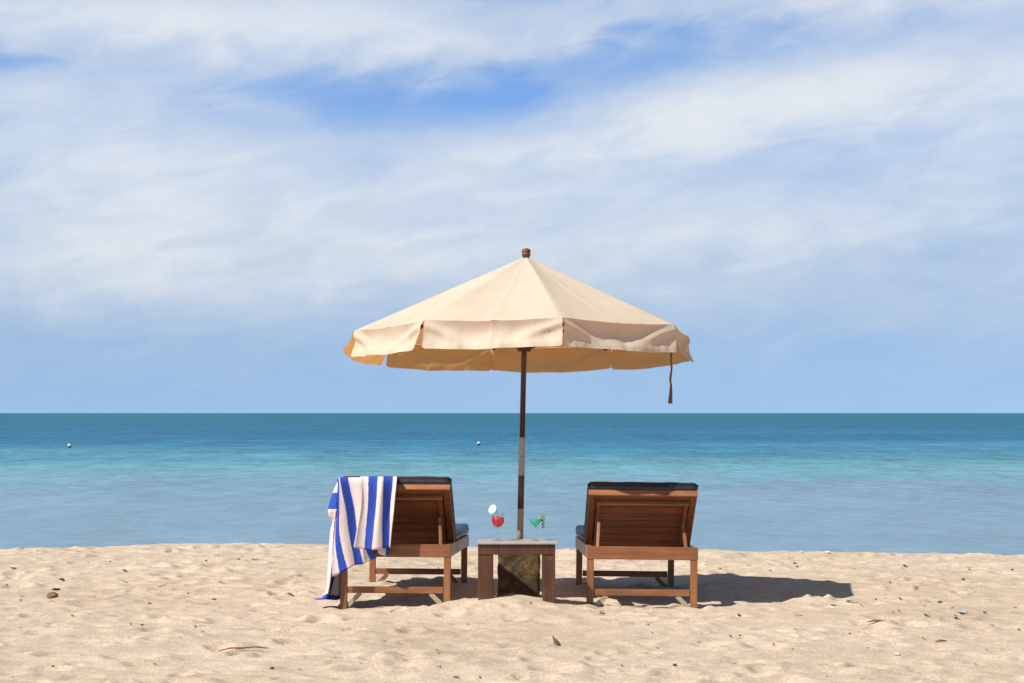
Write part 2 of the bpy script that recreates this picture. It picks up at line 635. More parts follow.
def at(px, py, y):
    """world point at depth y seen towards a pixel of the photograph (used to survey the place)"""
    return Vector(((px - 512) / FPX * y, y, EYE - (py - 413) / FPX * y))


# ------------------------------------------------------------------ sand: one sheet, dense where it is walked on
rng = np.random.default_rng(11)


def vnoise(x, y, wl, seed, ax=1.0):
    g = np.random.default_rng(seed).random((257, 257)) * 2 - 1
    u = np.mod(x / (wl * ax) + 71.3, 256.0)
    v = np.mod(y / wl + 37.7, 256.0)
    i = np.floor(u).astype(int) % 256
    j = np.floor(v).astype(int) % 256
    fu = u - np.floor(u)
    fv = v - np.floor(v)
    fu = fu * fu * fu * (fu * (fu * 6 - 15) + 10)
    fv = fv * fv * fv * (fv * (fv * 6 - 15) + 10)
    return (g[i, j] * (1 - fu) * (1 - fv) + g[i + 1, j] * fu * (1 - fv) + g[i, j + 1] * (1 - fu) * fv + g[i + 1, j + 1] * fu * fv)


CREST_PX = np.array([-700, 0, 100, 200, 300, 420, 512, 600, 700, 800, 900, 1024, 1700], float)
CREST_PY = np.array([550, 547.5, 546, 544, 543, 546, 549, 550.5, 551.5, 553, 553, 553.5, 556], float)
YC = 18.0
PITS = [(px, py, rr, dp, asp) for px, py, rr, dp, asp in zip(
    rng.uniform(-5.2, 5.2, 1500), rng.uniform(7.6, 18.2, 1500), rng.uniform(.035, .105, 1500),
    rng.uniform(.007, .027, 1500), rng.uniform(.6, 1.7, 1500))]
FEET = [(-1.045, 12.0), (-.375, 12.0), (.455, 12.0), (1.125, 12.0), (-.975, 13.56), (-.31, 13.56), (.44, 13.56), (1.11, 13.56)]


def base_height(x, y):
    x = np.asarray(x, float)
    y = np.asarray(y, float)
    cpx = np.interp(512 + FPX * x / YC, CREST_PX, CREST_PY)
    zc = EYE - (cpx - 413) * YC / FPX
    t = np.clip((y - 12.0) / (YC - 12.0), 0, 1)
    z = zc * t * .9
    t2 = np.clip((y - 16.6) / 1.4, 0, 1)
    z = z + zc * .1 * t2 + .012 * np.exp(-((y - YC) / .5) ** 2)
    over = np.clip(y - YC, 0, None)
    drop = np.where(over < 1.0, .075 * over ** 2, .075 + .15 * (over - 1.0))
    z = z - np.minimum(drop, 4.0)
    z = z - .036 * np.exp(-((y - YC) / 1.1) ** 2)
    z = z - .030 * np.exp(-((y - 12.0) / .9) ** 2)
    z = z + .088 * np.exp(-(((x + .0) / .36) ** 2 + ((y - 11.85) / .4) ** 2))
    return z


def add_relief(x, y, z):
    amp = np.clip((y - 4) / 4, .35, 1) * np.clip(1 - (y - 19.5) / 4, .05, 1)
    feet = np.ones_like(z)
    for fx, fy in FEET + [(-.15, 11.85), (.15, 11.85), (.06, 12.5)]:
        feet = np.minimum(feet, 1 - .6 * np.exp(-(((x - fx) / .16) ** 2 + ((y - fy) / .2) ** 2)))
    n = (.014 * vnoise(x, y, 1.3, 1) + .007 * vnoise(x, y, .52, 2) + .007 * vnoise(x, y, .24, 3, 1.4)
         + .0095 * vnoise(x, y, .115, 4, 1.4) + .0055 * vnoise(x, y, .055, 5, 1.2))
    # a crumbly lip along the crest
    n = n + .024 * vnoise(x, y, .33, 8) * np.exp(-((y - 17.7) / .8) ** 2)
    return z + n * amp * feet, feet


xs = np.arange(-5.0, 5.0001, .0185)
ys = np.arange(7.7, 19.4, .021)


def spread(start, end, first, growth, sign):
    out = []
    v, st = start, first
    while abs(v - start) < abs(end - start):
        v += sign * st
        st *= growth
        out.append(v)
    return out


X = np.array(list(reversed(spread(-5.0, -900, .03, 1.22, -1))) + list(xs) + spread(xs[-1], 900, .03, 1.22, 1))
Y = np.array(list(reversed(spread(7.7, -60, .03, 1.2, -1))) + list(ys) + spread(ys[-1], 140, .03, 1.16, 1))
GX, GY = np.meshgrid(X, Y)
GZ = base_height(GX, GY)
GZ, feetmask = add_relief(GX, GY, GZ)
# footprints and scuffs, each a shallow hollow with a soft rim
for px, py, rr, dp, asp in PITS:
    i0, i1 = np.searchsorted(Y, [py - 3.2 * rr, py + 3.2 * rr])
    j0, j1 = np.searchsorted(X, [px - 3.2 * rr * asp, px + 3.2 * rr * asp])
    if i1 - i0 < 2 or j1 - j0 < 2:
        continue
    sub = ((GX[i0:i1, j0:j1] - px) / (rr * asp)) ** 2 + ((GY[i0:i1, j0:j1] - py) / rr) ** 2
    GZ[i0:i1, j0:j1] += (-dp * np.exp(-sub ** 1.4) + .55 * dp * np.exp(-((np.sqrt(sub) - 1.35) / .45) ** 2)) * feetmask[i0:i1, j0:j1]


for fx, fy in FEET:
    rr2 = ((GX - fx) / .085) ** 2 + ((GY - fy) / .10) ** 2
    GZ += (.016 * np.exp(-(rr2 - 1.0) ** 2) * (.6 + .8 * vnoise(GX, GY, .07, 12)) - .008 * np.exp(-rr2 * 2)) * (rr2 < 9)


def ground_z(x, y):
    j = int(np.clip(np.searchsorted(X, x), 1, len(X) - 1))
    i = int(np.clip(np.searchsorted(Y, y), 1, len(Y) - 1))
    fx = (x - X[j - 1]) / (X[j] - X[j - 1])
    fy = (y - Y[i - 1]) / (Y[i] - Y[i - 1])
    return float((GZ[i - 1, j - 1] * (1 - fx) + GZ[i - 1, j] * fx) * (1 - fy) + (GZ[i, j - 1] * (1 - fx) + GZ[i, j] * fx) * fy)


def sheet_mesh(name, GX, GY, GZ):
    ny, nx = GX.shape
    me = bpy.data.meshes.new(name)
    co = np.stack([GX, GY, GZ], -1).reshape(-1, 3).astype(np.float32)
    me.vertices.add(len(co))
    me.vertices.foreach_set('co', co.ravel())
    idx = np.arange(nx * ny).reshape(ny, nx)
    q = np.stack([idx[:-1, :-1], idx[:-1, 1:], idx[1:, 1:], idx[1:, :-1]], -1).reshape(-1, 4)
    me.loops.add(q.size)
    me.loops.foreach_set('vertex_index', q.ravel().astype(np.int32))
    me.polygons.add(len(q))
    me.polygons.foreach_set('loop_start', np.arange(0, q.size, 4, dtype=np.int32))
    me.polygons.foreach_set('use_smooth', np.ones(len(q), bool))
    me.update(calc_edges=True)
    return me


structure(obj('sand', sheet_mesh('sand', GX, GY, GZ), M['sand']))

# ------------------------------------------------------------------ sea
SEA_Z = -0.85
sX = np.array(list(reversed(spread(0, -24000, 4, 1.25, -1))) + [0.0] + spread(0, 24000, 4, 1.25, 1))
sY = np.array([19.5] + spread(19.5, 30000, 1.0, 1.12, 1))
SX, SY = np.meshgrid(sX, sY)
structure(obj('sea', sheet_mesh('sea', SX, SY, np.full_like(SX, SEA_Z)), M['sea']))


# ------------------------------------------------------------------ sun loungers
def make_lounger(name, label, loc, rotz, pitch, roll, rise, run):
    """origin at the middle of the near (head) end on the sand, +Y towards the sea"""
    t = thing(name, label, 'sun lounger', loc, (pitch, roll, rotz), 'wooden sun loungers under the parasol')
    W = .335
    L = 1.80
    LEG = 1.56
    RT = .354
    # frame of four rails
    obj('end_rail', boxes((-W - .003, W + .003, 0, .038, RT - .078, RT)), M['teak'], t)
    obj('end_rail', boxes((-W + .004, W - .004, L - .038, L - .002, RT - .078, RT - .002)), M['teak'], t)
    for s in (-1, 1):
        x = s * (W - .016)
        obj('side_rail', boxes((x - .016, x + .016, .041, L - .041, RT - .077, RT - .001)), M['teak_long'], t)
    for s in (-1, 1):
        x = s * (W - .020)
        for y, h in ((.024, -.09), (LEG + .02, -.08)):
            lg = boxes((x - .0205, x + .0205, y - .0215, y + .0215, h, RT - .079))
            obj('leg', lg, M['teak_up'], t)
    for y, z in ((.024, .056), (LEG + .02, .086)):
        obj('stretcher', boxes((-W + .044, W - .044, y - .014, y + .014, z, z + .040)), M['teak'], t)
    # short diagonal braces from the feet to the stretchers
    for y, zb, mt in ((.024, .018, M['lit_wood']), (LEG + .02, .046, M['teak'])):
        for s in (-1, 1):
            bm = bmesh.new()
            m4 = Matrix.Translation((s * (W - .083), y, zb)) @ Matrix.Rotation(R(45) * s, 4, 'Y')
            box(bm, -.054, .054, -.011, .011, -.014, .014, mat=m4, bev=.002)
            obj('brace', bm, mt, t)
    # seat slats
    bm = bmesh.new()
    y = run + .10
    while y < L - .06:
        box(bm, -W + .036, W - .036, y, y + .062, RT - .028, RT - .008, bev=.003)
        y += .074
    obj('seat_slats', bm, M['teak'], t)
    obj('cross_slat', boxes((-W + .10, W - .13, .14, .20, RT - .035, RT - .012)), M['pale_slat'], t)  # pale grey strip across, behind the near end rail
    # backrest, hinged at y = run, its head end over the near rail
    ang = math.atan2(rise, run)
    blen = math.hypot(rise, run)
    hinge = Vector((0, run + .02, RT - .012))
    # local: X across, Y from hinge to head, Z out of the upper (cushion) face
    bx = Matrix(((1, 0, 0), (0, -math.cos(ang), math.sin(ang)), (0, math.sin(ang), math.cos(ang)))).to_4x4()
    BM = Matrix.Translation(hinge) @ bx
    HW = W - .006

    def bb(*specs, bev=.003):
        bm = bmesh.new()
        for s in specs:
            box(bm, *s, mat=BM, bev=bev)
        bmesh.ops.recalc_face_normals(bm, faces=bm.faces)
        return bm

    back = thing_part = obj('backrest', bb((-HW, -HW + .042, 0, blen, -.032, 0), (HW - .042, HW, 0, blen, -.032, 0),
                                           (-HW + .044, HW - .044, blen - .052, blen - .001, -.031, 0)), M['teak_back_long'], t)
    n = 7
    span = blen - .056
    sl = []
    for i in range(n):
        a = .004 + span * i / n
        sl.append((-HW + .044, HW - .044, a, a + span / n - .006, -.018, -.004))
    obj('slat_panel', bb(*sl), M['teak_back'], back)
    obj('head_rail', bb((-HW - .002, HW + .002, blen + .001, blen + .016, -.036, .002)), M['teak'], back)
    # hinged support frame lying against the slats
    sup = obj('support_frame', bb((-HW + .046, HW - .046, blen - .064, blen - .044, -.058, -.036)), M['teak'], back)
    for s in (-1, 1):
        xx = s * (HW - .062)
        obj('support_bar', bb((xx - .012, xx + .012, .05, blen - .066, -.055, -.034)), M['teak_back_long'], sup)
    for s in (-1, 1):
        top = BM @ Vector((s * (HW - .072), blen * .62, -.074))
        foot = Vector((s * (HW - .058), .060, RT - .030))
        m4, ln = frame_from(foot, top)
        bm = bmesh.new()
        box(bm, -.009, .009, -.012, .012, 0, ln, mat=Matrix.Translation(foot) @ m4, bev=.002)
        obj('prop', bm, M['teak_up'], t)

    # cushions: soft slabs
    def cushion(cname, x0, x1, y0, y1, z0, z1, mat4, mat, seams, wel, rnd=.42):
        bm2 = bmesh.new()
        bmesh.ops.create_cube(bm2, size=1)
        bmesh.ops.subdivide_edges(bm2, edges=bm2.edges, cuts=29, use_grid_fill=True)
        r = (z1 - z0) * rnd
        for v in bm2.verts:
            # crowd the grid lines towards the rims, then round the slab off
            k = [c * 2 for c in v.co]
            k = [math.copysign(abs(c) ** .7, c) for c in k]
            p = Vector((x0 + (k[0] + 1) / 2 * (x1 - x0), y0 + (k[1] + 1) / 2 * (y1 - y0), z0 + (k[2] + 1) / 2 * (z1 - z0)))
            c = Vector((min(max(p.x, x0 + r), x1 - r), min(max(p.y, y0 + r), y1 - r), min(max(p.z, z0 + r), z1 - r)))
            d = p - c
            if d.length > 1e-6:
                p = c + d.normalized() * r
            side = 1 if k[2] > 0 else -1
            for sm in seams:
                p.z -= side * .012 * math.exp(-((k[1] - sm) / .035) ** 2) * abs(k[2])
            p.z += .004 * mnoise.noise(Vector((k[0] * 3, k[1] * 5, side)))
            p.x += .003 * mnoise.noise(Vector((k[1] * 6, k[2], 4)))
            v.co = p
        bm2.transform(mat4)
        bmesh.ops.recalc_face_normals(bm2, faces=bm2.faces)
        c = obj(cname, bm2, mat, t, smooth=True)
        if wel:
            b3 = bmesh.new()
            zc = (z0 + z1) / 2
            q = .001
            loop = [(x0 + q, y0 + q, zc), (x1 - q, y0 + q, zc), (x1 - q, y1 - q, zc), (x0 + q, y1 - q, zc), (x0 + q, y0 + q, zc)]
            tube(b3, [mat4 @ Vector(p) for p in loop], .005, 6)
            obj('piping', b3, M['piping'], c, smooth=True)
        return c

    cushion('backrest_cushion', -HW - .006, HW + .006, .03, blen + .030, .001, .066, BM, M['vinyl'], (-.3, .35), True)
    cushion('seat_cushion', -W + .004, W - .004, run + .05, L + .02, RT + .001, RT + .076, Matrix.Identity(4), M['navy'], (-.5, 0, .5), True, .26)
    return t


FAR_DROP = math.atan2(.042, 1.56)
make_lounger('sun_lounger', 'wooden sun lounger with reclined slatted back and striped towel over its corner',
             (-.709, 12.0, .010), R(-2.4), -FAR_DROP, R(.25), .365, .46)
make_lounger('sun_lounger', 'wooden sun lounger with reclined slatted back and no towel on it',
             (.788, 12.0, -.006), R(.5), -FAR_DROP, R(.7), .345, .47)


# ------------------------------------------------------------------ side table
tb = thing('side_table', 'low dark wooden side table with pale top between the two loungers', 'side table', (.032, 11.80, .052))
TZ = .336
obj('table_top', boxes((-.240, .240, -.012, .318, TZ - .011, TZ), bev=.003), M['stone_top'], tb)
obj('apron', boxes((-.235, .226, 0, .30, TZ - .073, TZ - .013)), M['table_wood'], tb)
for x, hw in ((-.1905, .0445), (.188, .038)):
    for y in (.050, .250):
        obj('leg', boxes((x - hw, x + hw, y - .046, y + .046, -.13, TZ - .0745)), M['table_wood'], tb)

# ------------------------------------------------------------------ stone block that holds the parasol
bm = bmesh.new()
bmesh.ops.create_cube(bm, size=1)
bmesh.ops.subdivide_edges(bm, edges=bm.edges, cuts=14, use_grid_fill=True)
for v in bm.verts:
    c = v.co.copy()
    k = max(0, max(abs(c.x), abs(c.y)) - .42) / .08
    v.co = Vector((c.x * .262, c.y * .26, c.z * .36))
    nn = mnoise.noise_vector(v.co * 14) * .010 + mnoise.noise_vector(v.co * 40) * .005
    v.co += nn
    if abs(c.x) > .45 and abs(c.y) > .45:
        v.co.x *= .95
        v.co.y *= .95
pole_x, pole_y = .044, 12.56
blk = obj('stone_block', bm, M['block'], smooth=True)
blk.location = (pole_x, pole_y, .13)
tag(blk, 'rough mottled brown stone block under the side table holding the parasol pole', 'parasol base')

# ------------------------------------------------------------------ parasol
par = thing('beach_parasol', 'large cream canvas beach parasol with dark wooden pole', 'parasol', (pole_x, pole_y, .05))
par.rotation_euler = (R(-2.7), R(1.25), 0)
APEX = 2.112
RIM_Z = 1.622
RR = 1.085
ROT = 11.5
VAL = .168

pole = bmesh.new()
tube(pole, [(0, 0, .955), (0, 0, APEX - .01)], .0175, 16)
po = obj('upper_pole', pole, M['pole_wood'], par, smooth=True)
bm = bmesh.new()
tube(bm, [(0, 0, .26), (0, 0, .50)], .0200, 16)
obj('bare_pole_end', bm, M['pole_bare'], par, smooth=True)
bm = bmesh.new()
tube(bm, [(0, 0, .02), (0, 0, .2598)], .0202, 16)
obj('pole_foot', bm, M['pole_bare'], par, smooth=True)
bm = bmesh.new()
tube(bm, [(0, 0, .5002), (0, 0, .712)], .0200, 16)
obj('lower_pole', bm, M['pole_worn'], par, smooth=True)
bm = bmesh.new()
lathe(bm, [(.0, .7122), (.0225, .7122), (.0225, .72), (.0205, .722), (.0205, .945), (.0225, .947), (.0225, .9548), (0, .9548)], 18)
sl = obj('metal_sleeve', bm, M['steel'], par, smooth=False)
for z in (.826,):
    bm = bmesh.new()
    lathe(bm, [(0, 0), (.004, 0), (.004, .003), (.002, .004), (0, .004)], 10)
    bm.transform(Matrix.Translation((0, -.0205, z)) @ Matrix.Rotation(R(90), 4, 'X'))
    obj('rivet', bm, M['steel_dark'], sl)
bm = bmesh.new()
lathe(bm, [(.0, -.03), (.020, -.03), (.024, .0), (.031, .004), (.030, .009), (.024, .012), (.027, .018), (.029, .027), (.027, .036), (.019, .043), (.009, .046), (0, .0465)], 20, (0, 0, APEX + .008))
obj('finial', bm, M['finial'], par, smooth=True)
# ribs, struts and hub below the canvas
bm = bmesh.new()
lathe(bm, [(.018, RIM_Z - .12), (.042, RIM_Z - .12), (.042, RIM_Z - .08), (.018, RIM_Z - .08)], 16)
obj('hub', bm, M['pole_wood'], par)
bm = bmesh.new()
lathe(bm, [(.018, APEX - .075), (.046, APEX - .075), (.046, APEX - .035), (.018, APEX - .035)], 16)
obj('hub', bm, M['pole_wood'], par)


def rim_pt(k, r=RR):
    a = R(ROT + 45 * k)
    # angle measured from the side facing the camera (-Y) towards +X
    # the frame sits a little crooked on its pole
    return Vector((math.sin(a) * r, -math.cos(a) * r, RIM_Z + .025 * math.sin(a)))


for k in range(8):
    c = rim_pt(k, RR - .045)
    d = Vector((c.x, c.y, 0)).normalized()
    bm = bmesh.new()
    p0 = Vector((0, 0, APEX - .055)) + d * .03
    p1 = Vector((c.x, c.y, RIM_Z - .012)) - d * .02
    m4, ln = frame_from(p0, p1)
    box(bm, -.010, .010, -.012, .006, 0, ln, mat=Matrix.Translation(p0 - Vector((0, 0, .012))) @ m4, bev=.002)
    rib = obj('rib', bm, M['pole_wood'], par)
    bm = bmesh.new()
    p2 = p0.lerp(p1, .52) - Vector((0, 0, .016))
    p3 = Vector((0, 0, RIM_Z - .10)) + d * .035
    m4, ln = frame_from(p3, p2)
    box(bm, -.007, .007, -.009, .009, 0, ln, mat=Matrix.Translation(p3) @ m4, bev=.002)
    obj('strut', bm, M['pole_wood'], rib)

# canopy: eight panels sewn at the ribs
bm = bmesh.new()
uvl = bm.loops.layers.uv.new('UVMap')
NU, NV = 26, 26
apex = Vector((0, 0, APEX + .002))
for k in range(8):
    c0, c1 = rim_pt(k), rim_pt(k + 1)
    rows = []
    for i in range(NV + 1):
        v = max(i / NV, .015)
        row = []
        for j in range(NU + 1):
            u = j / NU
            p = apex.lerp(c0.lerp(c1, u), v)
            s = math.sin(math.pi * u)
            # the cloth hangs a little between the ribs, and bellies at the rim
            p.z -= .020 * s * v * (1 - .3 * v)
            p.z -= .012 * math.sin(math.pi * v) * s
            # seam in the middle of the panel and pulled wrinkles from the rib ends
            p.z += .0035 * math.exp(-((u - .5) / .012) ** 2) * (v > .2)
            wr = mnoise.noise(Vector((u * 9 + k * 7, v * 2.2, 3)))
            p.z += .006 * wr * v * v * s
            edge = math.exp(-((u) / .10) ** 2) + math.exp(-((1 - u) / .10) ** 2)
            p.z += .009 * edge * mnoise.noise(Vector((u * 40, v * 9, k))) * v * min(1, s * 6)
            row.append(bm.verts.new(p))
        rows.append(row)
    grid_faces(bm, rows, [[(j / NU, .5 * i / NV) for j in range(NU + 1)] for i in range(NV + 1)], uvl)
bmesh.ops.remove_doubles(bm, verts=bm.verts, dist=.0006)
bmesh.ops.recalc_face_normals(bm, faces=bm.faces)
if sum(f.normal.z for f in bm.faces) < 0:
    bmesh.ops.reverse_faces(bm, faces=bm.faces)
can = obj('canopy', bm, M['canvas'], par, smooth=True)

# valance flaps: (inset left bottom, inset right bottom, flare)
FLAPS = {7: (-.006, -.004, .034), 0: (.0, -.008, .030), 6: (-.006, .085, .030), 1: (.0, -.012, .050), 5: (-.02, .0, .085),
         4: (-.01, -.004, .022), 3: (.0, -.010, .018), 2: (-.004, -.01, .03)}
rv = random.Random(5)
for k in range(8):
    c0, c1 = rim_pt(k), rim_pt(k + 1)
    il, ir, fl = FLAPS[k]
    mid = (c0 + c1) / 2
    outd = Vector((mid.x, mid.y, 0)).normalized()
    along = (c1 - c0).normalized()
    bm = bmesh.new()
    uvl = bm.loops.layers.uv.new('UVMap')
    rows = []
    NVV = 14
    ph = rv.uniform(0, 9)
    for i in range(NVV + 1):
        v = i / NVV
        row = []
        for j in range(NU * 2 + 1):
            u = j / (NU * 2)
            s = math.sin(math.pi * u)
            p = c0.lerp(c1, u)
            p.z -= .020 * s * .7
            # rounded lower corners
            cr = .009
            d = min(u, 1 - u) * (c1 - c0).length
            vl = VAL
            if d < cr:
                vl = VAL - (cr - math.sqrt(max(cr * cr - (cr - d) ** 2, 0)))
            p += along * (il * (1 - u) - ir * u) * v
            p.z -= vl * v
            # belly: out below the rim, creases pulled from both top corners
            belly = -math.sin(math.pi * min(v * 1.15, 1)) * .030 * (s ** .6) * (.75 + .5 * mnoise.noise(Vector((u * 2.5 + ph, 0, k)))) + fl * v * v * (0.6 + .4 * s)
            fold = 0
            for (uu, sg) in ((u, 1), (1 - u, -1)):
                ray = v - uu * (2.2 if sg == 1 else 1.7)
                fold += .026 * math.exp(-((ray - .12) / .16) ** 2) * math.exp(-(uu / .30) ** 2) * min(1, v * 3)
            rip = .022 * mnoise.noise(Vector((u * 7 + ph, v * 1.3, k))) * v + .007 * mnoise.noise(Vector((u * 22 + ph, v * 3, k + 5))) * v
            seam = .003 * math.exp(-((u - .5) / .01) ** 2)
            p += outd * (.002 + belly + fold + rip + seam)
            p.z += (.004 * math.sin(u * 5 + ph) + .005 * mnoise.noise(Vector((u * 6, ph, k)))) * v
            if k == 5:
                p.z += .040 * u * v
                p += outd * .03 * u * v
            row.append(bm.verts.new(p))
        rows.append(row)
    grid_faces(bm, rows, [[(j / (NU * 2), i / NVV) for j in range(NU * 2 + 1)] for i in range(NVV + 1)], uvl)
    bmesh.ops.recalc_face_normals(bm, faces=bm.faces)
    if sum(f.normal.dot(outd) for f in bm.faces) < 0:
        bmesh.ops.reverse_faces(bm, faces=bm.faces)
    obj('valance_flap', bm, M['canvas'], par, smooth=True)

# tie cord hanging from the right rib end
c = rim_pt(1)
bm = bmesh.new()
b0 = Vector((c.x - .012, c.y + .03, RIM_Z - .04))
pts = [b0, b0 + Vector((0, 0, -.15)), b0 + Vector((.004, 0, -.21)), b0 + Vector((-.003, 0, -.27)), b0 + Vector((.003, 0, -.31))]
tube(bm, pts, [.006, .006, .005, .006, .006], 8)
tube(bm, [b0 + Vector((.003, 0, -.305)), b0 + Vector((.003, 0, -.34)), b0 + Vector((.0, 0, -.42))], [.006, .009, .014], 8)
tube(bm, [b0 + Vector((.0, .01, -.15)), b0 + Vector((.008, .01, -.20)), b0 + Vector((.0, .01, -.29))], [.004, .004, .004], 6)
obj('tie_cord', bm, M['cord'], par, smooth=True)


# ------------------------------------------------------------------ cocktails
def wine_bowl(bm, prof, t=.0012):
    outer = list(prof)
    inner = [(max(r - t, 0), z + (t if r < .004 else 0)) for r, z in reversed(prof)]
    lathe(bm, outer + inner, 28)


table_z = .052 + TZ
g1 = thing('red_cocktail', 'red cocktail in a round stemmed glass with a white flower on its rim', 'cocktail', tuple(at(498, 543, 11.98)))
g1.location.z = table_z
bm = bmesh.new()
lathe(bm, [(0, 0), (.033, 0), (.033, .002), (.008, .006), (.0055, .012), (.0048, .070), (.006, .078), (0, .078)], 24)
obj('stem', bm, M['glass_stem'], g1, smooth=True)
bm = bmesh.new()
wine_bowl(bm, [(.004, .078), (.022, .086), (.034, .102), (.0385, .122), (.037, .145), (.033, .168)])
obj('bowl', bm, M['glass'], g1, smooth=True)
bm = bmesh.new()
lathe(bm, [(0, .0805), (.019, .087), (.0315, .103), (.0362, .122), (.0353, .141), (0, .141)], 28)
obj('drink', bm, M['red'], g1, smooth=True)
bm = bmesh.new()
tube(bm, [(.006, 0, .10), (-.012, -.004, .185), (-.014, -.004, .190)], .0028, 8)
obj('straw', bm, M['straw'], g1, smooth=True)
fl = bmesh.new()
for k in range(9):
    a = k * math.pi / 4.5
    rows = []
    for i in range(7):
        v = i / 6
        wd = .012 * math.sin(math.pi * min(v * .82 + .12, 1)) ** .8
        rows.append([fl.verts.new(Vector((math.cos(a) * .030 * v - math.sin(a) * wd * q, math.sin(a) * .030 * v + math.cos(a) * wd * q,
                                          .006 * math.sin(v * 2.2) - .005 * q * q + .001 * (k % 2)))) for q in (-1, -.5, 0, .5, 1)])
    grid_faces(fl, rows)
FM = Matrix.Translation((-.031, -.010, .188)) @ Matrix.Rotation(R(62), 4, 'X') @ Matrix.Rotation(R(-38), 4, 'Y')
fl.transform(FM)
flo = obj('flower', fl, M['white_flower'], g1, smooth=True)
sm = flo.modifiers.new('thick', 'SOLIDIFY')
sm.thickness = .0025
bm = bmesh.new()
bmesh.ops.create_icosphere(bm, subdivisions=2, radius=.006)
bm.transform(FM @ Matrix.Translation((0, 0, .005)))
obj('flower_centre', bm, M['flower_core'], flo, smooth=True)

g2 = thing('green_cocktail', 'green cocktail in a wide conical glass with a lime slice and twisted peel', 'cocktail', tuple(at(535.5, 543, 11.98)))
g2.location.z = table_z
bm = bmesh.new()
lathe(bm, [(0, 0), (.031, 0), (.031, .002), (.008, .005), (.0055, .012), (.0046, .070), (.005, .076), (0, .076)], 24)
obj('stem', bm, M['glass_stem'], g2, smooth=True)
bm = bmesh.new()
wine_bowl(bm, [(.004, .076), (.020, .096), (.036, .117), (.0465, .132)])
obj('bowl', bm, M['glass'], g2, smooth=True)
bm = bmesh.new()
lathe(bm, [(0, .0785), (.0175, .0965), (.0330, .1165), (.0410, .1265), (0, .1265)], 28)
obj('drink', bm, M['green'], g2, smooth=True)
bm = bmesh.new()
lathe(bm, [(0, -.003), (.0165, -.003), (.018, 0), (.0165, .003), (0, .003)], 24)
LM = Matrix.Translation((.042, -.004, .140)) @ Matrix.Rotation(R(78), 4, 'X') @ Matrix.Rotation(R(28), 4, 'Y')
bm.transform(LM)
li = obj('lime_slice', bm, M['lime'], g2)
bm = bmesh.new()
for s in (-1, 1):
    for k in range(8):
        a0, a1 = k * math.pi / 4 + .06, (k + 1) * math.pi / 4 - .06
        vs = [bm.verts.new((.004 * math.cos((a0 + a1) / 2), .004 * math.sin((a0 + a1) / 2), s * .0036))]
        vs += [bm.verts.new((.0138 * math.cos(a0 + (a1 - a0) * q / 3), .0138 * math.sin(a0 + (a1 - a0) * q / 3), s * .0036)) for q in range(4)]
        bm.faces.new(vs if s > 0 else list(reversed(vs)))
bm.transform(LM)
obj('lime_flesh', bm, M['lime_flesh'], li)
bm = bmesh.new()
tube(bm, [(.046 + .007 * math.cos(q * .75), -.006 + .007 * math.sin(q * .75), .128 - q * .0024) for q in range(22)], .0030, 7)
obj('peel_twist', bm, M['twist'], g2, smooth=True)


# ------------------------------------------------------------------ towel over the left lounger
def catmull(P, n):
    """P (k, ...) array -> n samples along axis 0, uniform Catmull-Rom"""
    k = P.shape[0]
    t = np.linspace(0, k - 1, n)
    i = np.clip(np.floor(t).astype(int), 0, k - 2)
    f = (t - i).reshape((-1,) + (1,) * (P.ndim - 1))
    g = lambda q: P[np.clip(q, 0, k - 1)]
    p0, p1, p2, p3 = g(i - 1), g(i), g(i + 1), g(i + 2)
    p0 = np.where((i == 0).reshape(f.shape), 2 * p1 - p2, p0)
    p3 = np.where((i == k - 2).reshape(f.shape), 2 * p2 - p1, p3)
    return .5 * (2 * p1 + (p2 - p0) * f + (2 * p0 - 5 * p1 + 4 * p2 - p3) * f * f + (3 * p1 - p0 - 3 * p2 + p3) * f ** 3)


def soft_sheet(bm, uvl, ctrl, us, n_across, n_down, seed, amp, uv_along=False):
    """ctrl[row][col] = (px, py, depth) survey points; us = stripe coordinate of each column (or row)"""
    P = np.array([[list(at(*c)) for c in row] for row in ctrl])
    U = np.array(us, float)
    P = catmull(P, n_down)
    P = catmull(np.swapaxes(P, 0, 1), n_across)
    P = np.swapaxes(P, 0, 1)
    if uv_along:
        uu = np.interp(np.linspace(0, len(us) - 1, n_down), np.arange(len(us)), U)
    else:
        uu = np.interp(np.linspace(0, len(us) - 1, n_across), np.arange(len(us)), U)
    rows, uvs = [], []
    for i in range(n_down):
        r, q = [], []
        v = i / (n_down - 1)
        for j in range(n_across):
            u = j / (n_across - 1)
            p = Vector(P[i, j])
            w = min(1, v * 1.6)
            p.y -= amp * w * (math.sin(u * 11 + seed + .9 * v) * .6 + mnoise.noise(Vector((u * 5 + seed, v * 2.0, seed))))
            p.x += amp * .25 * w * mnoise.noise(Vector((u * 4, v * 4, seed + 9)))
            r.append(bm.verts.new(p))
            q.append((uu[i] if uv_along else uu[j], v))
        rows.append(r)
        uvs.append(q)
    grid_faces(bm, rows, uvs, uvl)


bm = bmesh.new()
uvl = bm.loops.layers.uv.new('UVMap')


def crossrow(xs_, ys_, d):
    if not isinstance(ys_, (list, tuple)):
        ys_ = [ys_] * len(xs_)
    if not isinstance(d, (list, tuple)):
        d = [d] * len(xs_)
    return list(zip(xs_, ys_, d))


